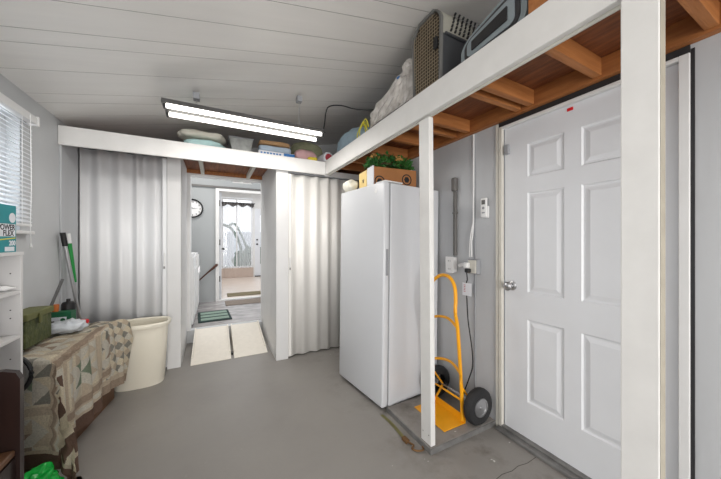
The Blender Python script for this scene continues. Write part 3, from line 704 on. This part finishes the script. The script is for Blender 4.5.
# front face of the carton looks to +X
def ftext(nm, s, size, m, y, z, b=0): text(nm, s, size, m, tb, (.1106, y, z), (90, 0, 90), .0004, b, 'RIGHT')
ob('label_panel', MB().box(.1101, .1106, -.12, .078, .075, .135), M['whitec'], tb)
ftext('printed_word', 'POWER', .036, M['ink'], .074, .107, .001)
ftext('printed_word', 'FLEX', .036, M['ink'], .064, .079, .001)
ftext('printed_number', '200', .032, M['whitec'], .078, .033, .001)
ob('yellow_stripe', MB().prism([(-.12, .05), (.078, .066), (.078, .071), (-.12, .056)], 'x', .1101, .1107), M['strap'], tb)
ob('printed_picture', MB().lathe([(.024, 0), (.024, .0008), (.001, .0009)], (.1101, .055, .165), 'x', 20), M['whitec'], tb)
ob('barcode', MB().box(.1101, .1106, .0, .07, .005, .026), M['whitec'], tb)
# end face towards the camera carries the lettering too
tag(ob('small_gadget', MB().box(-.02, .02, -.02, .02, 0, .02, .006), M['greyp'], smooth=True), 'small grey object on top of the teal box', 'gadget', (-.92, 1.925, 1.453))

# dark wooden stand in front of it
ds = thing('dark_wood_stand', 'dark brown wooden stand with curved side and shelf in the left corner', 'stand', (-.838, 1.315, 0))
cur = [(0, 0), (.29, 0), (.29, .84), (.28, .862), (.25, .872), (.15, .875), (0, .875)]
ob('side_panel', MB().prism(cur, 'y', -.022, 0), M['wood'], ds)
ob('side_panel', MB().prism(cur, 'y', -.56, -.538), M['wood'], ds)
ob('back_panel', MB().box(0, .012, -.5375, -.0225, 0, .86), M['wood'], ds)
for z in (.10, .60): ob('shelf', MB().box(.0125, .28, -.5375, -.0225, z, z+.02, .003), M['woodb'] if z > .5 else M['wood'], ds)
ob('front_board', MB().box(.262, .28, -.5375, -.0225, .125, .595), M['wood'], ds)

# fan with black rim behind the unit
fn = thing('pedestal_fan', 'grey fan with black rim standing between the unit and the quilted chest', 'fan', (-.948, 2.062, 0))
ob('fan_rim', MB().tube([(.115*math.cos(i*math.pi/16), 0, .60+.115*math.sin(i*math.pi/16)) for i in range(32)], .010, 8, True), M['black'], fn, smooth=True)
ob('fan_grille', MB().lathe([(.108, -.004), (.10, -.012), (.02, -.018), (.001, -.018), ], (0, .006, .60), 'y', 32), M['fang'], fn, smooth=True)
ob('fan_pole', MB().tube([(0, 0, .015), (0, 0, .484)], .010, 8), M['black'], fn)
ob('fan_base', MB().lathe([(.025, 0), (.025, .01), (.012, .016)], (0, 0, 0), 'z', 20), M['black'], fn)

# low chest with the quilt
def cfx(y): return -.79+(y-2.26)*.125       # front face of the chest
tag(ob('low_wood_chest', MB().prism([(XL+.03, 2.15), (cfx(2.15)-.02, 2.15), (cfx(2.96)-.02, 2.96), (XL+.03, 2.96)], 'z', 0, .60), M['woodb']), 'low brown wooden chest almost hidden under the patchwork quilt', 'chest')
NU, NV = 300, 190
ZQ, QY, QL, QD = .615, 2.13, .85, .57      # top height, near end, length on top, drop at the near end
def hemlen(p): return .53+.02*math.sin(p*9)-.03*max(0, min(1, (p-.4)*5))
def top_len(p): return cfx(QY+max(0, min(QL, p)))+.012-XL-.012
def quilt_st(p, s):       # p: along the chest (below 0 hangs over the near end); s: from the wall out, then down the front
    pc_ = max(0, p); y = QY+pc_; L1 = top_len(p); xb = XL+.012; r = .03
    d1 = max(0, -p); d2 = max(0, s-L1)
    x = xb+min(s, L1); z = ZQ+.02
    a1 = min(1, d1/r); a2 = min(1, d2/r)
    dm, dn = max(d1, d2), min(d1, d2)
    z -= (dm-r*.45*min(1, dm/r))+.25*dn
    out = .012
    nx = a2*out+dn*.26; ny = -(a1*out+dn*.20)
    f = max(0, d2-.03)/.47
    nx += f*(.018*math.sin(p*19+.8)+.010*math.sin(p*43+f*2)+.018)+(.012*abs(math.sin(p*36))*a2)
    g = max(0, d1-.03)/.4
    ny -= g*(.014*math.sin(s*26)+.014)
    if p > .72 and d2 > 0: nx += .06*(p-.72)/.12*max(0, 1-abs(f-.3)*1.3)
    puff = (.010*abs(math.sin(p*36))*abs(math.sin(s*30))+.010*noise.noise(Vector((p*7, s*7, 0))))
    if dm < .02: z += max(-.004, puff)
    if p > QL-.05: z -= ((p-QL+.05)/.05)**2*.02
    return Vector((x+nx, y+ny, max(.012, z)))
C_ = dict(cr=(238, 228, 206), be=(220, 206, 184), br=(128, 102, 88), gr=(152, 166, 142), gy=(166, 163, 152), ta=(188, 168, 148), wh=(232, 227, 214))
C_ = {k: lin(v) for k, v in C_.items()}
def patch(p, s):
    hem = top_len(p)+hemlen(p); e1 = hem-s; e2 = p+QD
    if min(e1, e2) < .075 and p < .45: return C_['br']
    if e1 < .06: return C_['ta']
    if min(e1, e2) < .095: return C_['be']
    if p < .04 and s > top_len(p)+.12: return C_['br'] if (s-p) % .3 < .13 else C_['cr']
    if p > .62:       # grey checks at the far end
        m = (math.floor((p+s)*16)+2*math.floor((p-s)*16)) % 4; return (C_['gy'], C_['wh'], C_['cr'], C_['be'])[m]
    k = .072; a, b = (p+.6)/k, s/k; i, j = math.floor(a), math.floor(b); fa, fb = a-i, b-j
    if j % 5 == 4: return C_['ta'] if .2 < fb < .8 else C_['be']        # sashing between the rows
    if i % 5 == 4: return C_['be'] if .2 < fa < .8 else C_['cr']
    ii, jj = i % 5, j % 5
    if (ii in (1, 2)) and (jj in (1, 2)): up = (fa > fb) if ii == jj else (fa+fb > 1); return (C_['gr'] if (i//5+j//5) % 2 else C_['ta']) if up else C_['wh']
    if (ii+jj) % 2: return C_['wh'] if fa > fb else C_['gy' if (i//5) % 2 else 'be']
    return C_['cr'] if fa+fb > 1 else C_['wh']
mb = MB(); ST = {}
def qf(u, v):
    p = -QD+(QD+QL)*u; s = v*(top_len(p)+hemlen(p)); w_ = quilt_st(p, s); return w_
V = mb.grid(qf, NU, NV)
for i in range(NU+1):
    for j in range(NV+1):
        p = -QD+(QD+QL)*i/NU; ST[V[i][j]] = (p, (j/NV)*(top_len(p)+hemlen(p)))
colr = mb.bm.loops.layers.float_color.new('patch')
for f in mb.bm.faces:
    us = [ST[l.vert] for l in f.loops]; p = sum(q[0] for q in us)/4; s_ = sum(q[1] for q in us)/4
    c = patch(p, s_); r_ = 1+.22*noise.noise(Vector((p*150, s_*150, 3)))
    for l in f.loops: l[colr] = (min(1, c[0]*r_), min(1, c[1]*r_), min(1, c[2]*r_), 1)
bmesh.ops.solidify(mb.bm, geom=mb.bm.faces[:], thickness=.008)
qm = mat('patchwork_cotton', (222, 210, 186), .9, bump=.3, bscale=40)
at = qm.node_tree.nodes.new('ShaderNodeAttribute'); at.attribute_name = 'patch'
qm.node_tree.links.new(at.outputs['Color'], qm.node_tree.nodes['Principled BSDF'].inputs['Base Color'])
tag(ob('patchwork_quilt', mb, qm, smooth='full'), 'cream, brown and sage patchwork quilt draped over the low chest', 'quilt')

oc = thing('olive_case', 'mottled olive green plastic case on the quilt against the left wall', 'case', (-1.058, 2.30, .658), (0, 0, -2))
ob('case_body', MB().box(0, .105, 0, .27, 0, .16, .006, 2), M['olive'], oc)
ob('case_lid', MB().box(-.004, .115, -.006, .276, .161, .20, .006, 2), M['olived'], oc)
ob('case_latch', MB().box(.1155, .124, .10, .13, .125, .185, .003), M['olived'], oc)
gbx = thing('green_gift_box', 'small green and white picture box on the quilt behind the white bag', 'box', (-1.055, 2.80, .65), (0, 0, -4))
ob('carton', MB().box(0, .13, 0, .07, 0, .115, .002), M['greenb'], gbx)
ob('front_picture', MB().box(.01, .105, -.0015, -.0003, .015, .08), M['whitec'], gbx)
ob('printed_figure', MB().box(.02, .04, -.0025, -.0016, .02, .055, .0).box(.05, .07, -.0025, -.0016, .02, .05), M['greyp'], gbx)
ob('round_print', MB().lathe([(.013, 0), (.013, -.001), (.001, -.0012)], (.085, -.0016, .06), 'y', 16), M['greenb'], gbx)
soft('white_plastic_bag', 'crumpled pale grey plastic bag lying on the quilt', 'bag', M['bag'], (-.915, 2.68, .648), (.20, .17, .075), e=.8, n=20, amp=.02, fr=22, seed=12, ridge=.03)
tag(ob('red_lid', MB().lathe([(.03, 0), (.034, .004), (.034, .022), (.028, .028)], (0, 0, 0), 'z', 20), M['red'], smooth=True), 'small red plastic lid on the far end of the quilt', 'lid', (-.885, 2.87, .652))
tag(ob('orange_cup', MB().lathe([(.018, 0), (.022, .05), (.02, .05)], (0, 0, 0), 'z', 16), M['orange'], smooth=True), 'small orange cup on top of the green box by the poles', 'cup', (-1.025, 2.835, .767))
tag(ob('black_canister', MB().lathe([(.04, 0), (.04, .15), (.032, .165), (.012, .17), (.012, .19)], (0, 0, 0), 'z', 20), M['black'], smooth=True), 'black canister standing behind the green box in the wall corner', 'canister', (-.985, 2.925, .65))

def pole(name, label, a, b, parts):
    t = thing(name, label, 'pole', b)
    A, B = Vector(a)-Vector(b), Vector((0, 0, 0))
    for nm, t0, t1, r, m in parts: ob(nm, MB().tube([B+(A-B)*t0, B+(A-B)*t1], r, 12), m, t, smooth=True)
pole('mop_pole', 'steel mop pole with black tip leaning in the left corner', (-1.045, 3.005, 1.345), (-.915, 3.185, .02), [('steel_tube', .0, .92, .012, M['steel']), ('black_tip', .921, 1.0, .017, M['black'])])
pole('broom_pole', 'steel broom pole with green and white grip leaning in the left corner', (-1.035, 3.06, 1.34), (-.965, 3.22, .02), [('steel_tube', 0, .70, .012, M['steel']), ('green_grip', .701, .94, .018, M['greenm']), ('white_tip', .941, 1.0, .017, M['plastw'])])
tag(ob('grey_stick', MB().tube([(0, 0, 0), (.10, .05, .36)], .009, 8), M['alum']), 'short grey stick leaning behind the olive case', 'stick', (-1.055, 2.70, .65))
# re-aim: the stick leans on the wall
bn = thing('waste_bin', 'large cream plastic bin standing before the left closet door', 'bin', (-.590, 3.15, 0))
def bin_ring(z, k, r0):      # oval
    return [(.225*k*math.cos(t)*(1 if abs(math.cos(t)) < 2 else 1), .15*k*math.sin(t), z) for t in [i*math.pi/24 for i in range(48)]]
def oval(mb, prof, n=56):
    rs = []
    for k, z in prof:
        ring = []
        for i in range(n):
            t = 2*math.pi*i/n; c, s = math.cos(t), math.sin(t)
            ring.append(mb.bm.verts.new((.225*k*math.copysign(abs(c)**.75, c), .15*k*math.copysign(abs(s)**.75, s), z)))
        rs.append(ring)
    for A, B in zip(rs, rs[1:]):
        for i in range(n): mb.bm.faces.new((A[i], A[(i+1) % n], B[(i+1) % n], B[i]))
    mb.bm.faces.new(rs[0]); mb.bm.faces.new(rs[-1])
mb = MB(); oval(mb, [(.78, 0), (.80, .004), (.80, .03), (.815, .034), (.93, .515), (.91, .515), (.79, .05), (.77, .045)])
ob('bin_body', mb, M['cream'], bn, smooth=True)
mb = MB(); oval(mb, [(.935, .515), (.99, .512), (1.02, .522), (1.03, .548), (1.0, .555), (.92, .545), (.915, .516), (.9151, .516)]); 
mb.bm.faces.ensure_lookup_table(); bmesh.ops.delete(mb.bm, geom=[f for f in mb.bm.faces if len(f.verts) > 8], context='FACES_ONLY')
ob('bin_rim', mb, M['cream'], bn, smooth=True)

soft('green_bag', 'bright green plastic bag on the floor under the quilt corner', 'bag', M['green'], (-.765, 1.93, .0), (.13, .18, .17), e=.75, amp=.03, fr=12, seed=14, ridge=.04)

# ================================================================== PASSAGE: ramps
for x0, x1, lb in ((-.215, .165, 'cream plastic threshold ramp, left one of the pair at the doorway'), (.195, .545, 'cream plastic threshold ramp, right one of the pair at the doorway')):
    rp = thing('threshold_ramp', lb, 'ramp', ((x0+x1)/2, 3.345, 0), group='ramps at the doorway')
    hw = (x1-x0)/2
    ob('ramp_surface', MB().prism([(.115, .020), (.76, .150), (.76, .162), (.115, .032)], 'x', -hw+.016, hw-.016), M['ramp'], rp)
    ob('ramp_lip', MB().prism([(0, .001), (.113, .018), (.113, .034), (0, .006)], 'x', -hw, hw), M['ramp'], rp)
    for s_ in (-1, 1): 
        a, b = sorted((s_*hw, s_*(hw-.015))); ob('side_rail', MB().prism([(.115, .004), (.74, .004), (.76, .15), (.76, .178), (.115, .044)], 'x', a, b), M['ramp'], rp)
tag(ob('ramp_spacer', MB().box(-.010, .010, 0, .05, 0, .02), M['black']), 'small black spacer on the floor between the two ramps', 'spacer', (.18, 3.46, 0))

# ================================================================== THE HOUSE BEYOND
KY = 5.90
struct('floor_laundry', MB().box(-1.2, 1.9, YB+.121, KY+.12, FL2-.08, FL2), M['kfloor'])
struct('floor_sunroom', MB().box(-1.2, 2.4, KY+.121, 9.5, FL2-.08, FL2-.001), M['sfloor'])
mb = MB(); KX0, KX1, KZ = .085, .93, 2.25
mb.box(-1.2, KX0, KY, KY+.1, 0, 3.0).box(KX1, 1.9, KY, KY+.1, 0, 3.0).box(KX0, KX1, KY, KY+.1, KZ, 2.40).box(KX0, .31, KY, KY+.1, 2.40, 2.55).box(.66, KX1, KY, KY+.1, 2.40, 2.55).box(KX0, KX1, KY, KY+.1, 2.55, 3.0)
struct('wall_laundry', mb, M['kwall'])
struct('wall_laundry_left', MB().box(-1.3, -1.2, YB+.12, KY, 0, 3.0), M['kwall'])
mb = MB(); mb.box(1.9, 2.0, YB+.12, 4.3, 0, 3).box(1.9, 2.0, 5.5, KY+.1, 0, 3).box(1.9, 2.0, 4.3, 5.5, 0, 1.3).box(1.9, 2.0, 4.3, 5.5, 2.5, 3)
struct('wall_laundry_right', mb, M['kwall'])
struct('ceiling_laundry', MB().box(-1.3, 2.0, YB+.12, KY+.1, 3.0, 3.08), M['white'])
struct('trim_10', MB().box(-1.2, 1.9, KY-.03, KY-.001, 2.275, 2.31), M['greyp'])
mb = MB(); mb.box(KX0-.06, KX0, KY-.02, KY+.1, FL2, KZ+.02).box(KX1, KX1+.06, KY-.02, KY+.1, FL2, KZ+.02).box(KX0, KX1, KY-.02, KY+.1, KZ-.03, KZ+.02).box(KX0, KX1, KY, KY+.1, FL2, FL2+.015)
struct('trim_11', mb, M['white'])
struct('window_2', MB().box(.31, .66, KY+.02, KY+.05, 2.40, 2.42).box(.31, .66, KY+.02, KY+.05, 2.53, 2.55).box(.475, .50, KY+.02, KY+.05, 2.42, 2.53), M['white'])
dh = MB().box(KX0+.002, KX0+.042, KY+.105, KY+.55, FL2+.02, KZ-.04)
dl = struct('door_4', dh, M['door'])
for z in (.5, 1.2, 1.95): ob('door_hinge', MB().box(KX0+.001, KX0+.02, KY+.085, KY+.104, z, z+.11), M['dark'], dl)
ob('door_knob', MB().lathe([(.02, 0), (.02, .01), (.01, .02), (.025, .04), (.02, .06), (.001, .062)], (KX0+.042, KY+.48, 1.12), 'x', 16), M['dark'], dl, smooth=True)

ck = thing('wall_clock', 'round black rimmed clock on the far grey wall', 'clock', (-.345, KY-.002, 1.87))
ob('clock_rim', MB().lathe([(.145, 0), (.17, 0), (.17, -.03), (.160, -.04), (.145, -.03)], (0, 0, 0), 'y', 40, cap=False), M['black'], ck, smooth=True)
ob('clock_face', MB().lathe([(.146, -.004), (.146, -.012), (.001, -.0121)], (0, 0, 0), 'y', 40), M['plastw'], ck)
for k in range(12):
    a = k*math.pi/6; s_ = 12 if k == 0 else k
    text('clock_numeral', str(s_), .038, M['ink'], ck, (.118*math.sin(a)-.010*len(str(s_)), -.013, .118*math.cos(a)-.013), (90, 0, 0), .0004, .001)
for a, l, w_ in ((R(-62), .07, .006), (R(88), .10, .004)):
    ob('clock_hand', MB().prism([(-w_*math.cos(a), w_*math.sin(a)), (w_*math.cos(a), -w_*math.sin(a)), (l*math.sin(a), l*math.cos(a))], 'y', -.018, -.016), M['ink'], ck)
wm = thing('washing_machine', 'white washing machine left inside the doorway', 'washing machine', (-.245, 4.30, FL2))
ob('machine_body', MB().box(-.62, 0, 0, .66, .02, .91, .01, 2), M['plastw'], wm)
ob('control_panel', MB().box(-.62, -.01, .015, .645, .911, .955, .006), M['plastw'], wm)
ob('door_panel', MB().box(.0005, .012, .06, .60, .12, .75, .01), M['trimw'], wm)
ob('machine_foot', MB().box(-.6, -.03, .03, .63, 0, .0195), M['dark'], wm)
cb2 = thing('laundry_cabinet', 'white low cabinet beyond the washing machine', 'cabinet', (-.245, 4.985, FL2))
ob('cabinet_body', MB().box(-.62, 0, 0, .62, .0, .93, .006), M['trimw'], cb2)
for y0, y1 in ((.02, .30), (.32, .60)):
    d_ = ob('cabinet_door', MB().box(.0005, .016, y0, y1, .08, .90, .003), M['white'], cb2); ob('door_pull', MB().box(.0165, .03, y1-.04, y1-.03, .6, .7), M['steel'], d_)
def stripes(name, label, x0, x1, y0, y1, z, base, band, n, rot=0):
    t = thing(name, label, 'mat', ((x0+x1)/2, (y0+y1)/2, z), (0, 0, rot)); w_, h_ = (x1-x0)/2, (y1-y0)/2
    ob('mat_base', MB().box(-w_, w_, -h_, h_, 0, .010, .002), base, t)
    for k in range(n):
        c = -h_+.04+(2*h_-.08)*(k+.5)/n; hh = (2*h_-.08)/n*.36
        ob('mat_stripe', MB().box(-w_+.035, w_-.03, c-hh, c+hh, .0101, .0125), band, t)
stripes('striped_doormat', 'dark green doormat with sage stripes just inside the doorway', -.21, .215, 4.42, 5.05, FL2+.001, M['matd'], M['matl'], 3, 3)
tag(ob('grey_floor_mat', MB().box(-.42, .42, -.20, .20, 0, .008, .003), M['matb']), 'brown grey mat on the vinyl before the white doorway', 'mat', (.60, 5.58, FL2+.001))
tag(ob('olive_doormat', MB().box(-.38, .38, -.19, .19, 0, .010, .003), M['mato']), 'olive doormat on the pale tile beyond the white doorway', 'mat', (.62, 6.42, FL2))
tag(ob('wooden_bat', MB().tube([(0, 0, 0), (.05, 0, .05), (.26, .0, .25), (.40, 0, .38), (.42, .0, .40)], .02, 8, taper=[.008, .009, .013, .025, .015]), M['brownm'], smooth=True), 'brown wooden stick mounted on the grey wall below the clock', 'stick', (-.36, KY-.035, .45))

# sunroom end wall: glazing, curtain, french door
SY = 9.4
mb = MB(); mb.box(-1.2, .18, SY, SY+.1, 0, 3.0).box(1.98, 2.4, SY, SY+.1, 0, 3.0).box(.18, 1.98, SY, SY+.1, 2.62, 3.0)
struct('wall_sunroom', mb, M['white'])
mb = MB(); mb.box(2.4, 2.5, KY+.1, 6.6, 0, 2.6).box(2.4, 2.5, 8.9, SY+.1, 0, 2.6).box(2.4, 2.5, 6.6, 8.9, 0, .5)
struct('wall_sunroom_right', mb, M['white'])
struct('wall_sunroom_left', MB().box(-1.3, -1.2, KY+.1, SY+.1, 0, 3.0), M['white'])
struct('ceiling_sunroom', MB().box(-1.3, 2.5, KY+.1, SY+.1, 3.0, 3.06), M['white'])
mb = MB(); z0, z1 = .45, 2.60
mb.box(.18, .24, SY, SY+.06, z0, z1).box(1.04, 1.10, SY, SY+.06, z0, z1).box(.24, 1.04, SY, SY+.06, z1-.05, z1).box(.24, 1.04, SY, SY+.06, z0, z0+.05).box(.60, .64, SY, SY+.06, z0+.05, z1-.05)
w3 = struct('window_3', mb, M['trimw'])
ob('window_pane', MB().box(.24, .60, SY+.03, SY+.036, z0+.05, z1-.05).box(.64, 1.04, SY+.03, SY+.036, z0+.05, z1-.05), M['glass'], w3)
mb = MB(); mb.box(.18, 1.10, SY, SY+.06, FL2, .449)
for k in range(10): mb.box(.19+k*.09, .265+k*.09, SY-.008, SY, FL2+.02, .44, .003)
struct('trim_12', mb, M['panelw'])
mb = MB(); a, b = 1.14, 1.96
mb.box(a, a+.16, SY, SY+.05, FL2+.03, 2.3).box(b-.16, b, SY, SY+.05, FL2+.03, 2.3).box(a+.16, b-.16, SY, SY+.05, FL2+.03, .55).box(a+.16, b-.16, SY, SY+.05, 2.1, 2.3)
d5 = struct('door_5', mb, M['door'])
ob('door_knob', MB().lathe([(.03, 0), (.03, -.02), (.001, -.06)], (a+.07, SY, 1.18), 'y', 16), M['dark'], d5, smooth=True)
ob('door_lock', MB().lathe([(.025, 0), (.025, -.015), (.001, -.02)], (a+.07, SY, 1.32), 'y', 16), M['dark'], d5, smooth=True)
ob('door_glass', MB().box(a+.16, b-.16, SY+.02, SY+.026, .55, 2.1), M['glass'], d5)
struct('trim_13', MB().box(1.10, 1.139, SY-.01, SY+.06, FL2, 2.62).box(1.139, 1.98, SY-.01, SY+.06, 2.31, 2.62), M['white'])
struct('trim_14', MB().box(1.139, 1.97, SY-.02, SY+.05, FL2, FL2+.028), M['dark'])
cu = thing('sheer_curtain', 'white sheer curtain with grey valance over the far window', 'curtain', (.64, SY-.06, 2.42))
mb = MB(); V = mb.grid(lambda u, v: (-.44+.34*u, .014*math.sin(u*34), -.03-1.92*v), 60, 2); mb.grid(lambda u, v: (.02+.40*u, .014*math.sin(u*40), -.03-1.92*v), 70, 2)
mb.keep = True
ob('curtain_panel', mb, M['sheer'], cu, smooth='full')
mb = MB(); mb.grid(lambda u, v: (-.47+.94*u, -.03+.016*math.sin(u*60), .02-(.09+.03*math.sin(u*22))*v), 120, 3); bmesh.ops.solidify(mb.bm, geom=mb.bm.faces[:], thickness=.004)
ob('valance', mb, M['valance'], cu, smooth='full')
ob('curtain_rod', MB().tube([(-.5, -.0, .03), (.5, 0, .03)], .010, 8), M['dark'], cu)
# yard
struct('ground_yard', MB().box(-8, 10, 9.55, 20, -.1, .02), M['ground'])
mb = MB()
mb.box(-5, 9, 14.0, 14.06, .02, 1.7)
for k in range(40): mb.box(-5+k*.35, -4.68+k*.35, 13.98, 14.0, .05, 1.66)
tag(ob('white_fence', mb, M['fence']), 'pale board fence in the yard seen through the far window', 'fence')
sh = thing('yard_shrub', 'grey green shrub with arching stems outside the far window', 'shrub', (1.35, 11.6, .02))
ob('foliage', MB().blob((0, 0, .45), (1.25, .9, 1.0), .9, 28, .22, 5, 3, .15), M['bush'], sh, smooth='full')
ob('stem', MB().tube(smooth_path([(-.35, 0, .5), (-.5, 0, 1.2), (-.8, 0, 1.75), (-1.2, 0, 1.9)]), .05, 8, taper=None).tube(smooth_path([(-.1, 0, .6), (-.35, 0, 1.3), (-.65, 0, 1.9), (-.9, 0, 1.8)]), .04, 8), M['bush'], sh, smooth=True)
# neighbouring siding outside the left window
struct('ground_side', MB().box(-6, XL-.2, -2, 6, -.1, -.02), M['ground'])
tag(ob('neighbour_fence', MB().box(-4.1, -4.0, -3, 8, 0, 1.55), M['siding']), 'grey fence outside behind the window blind', 'fence')
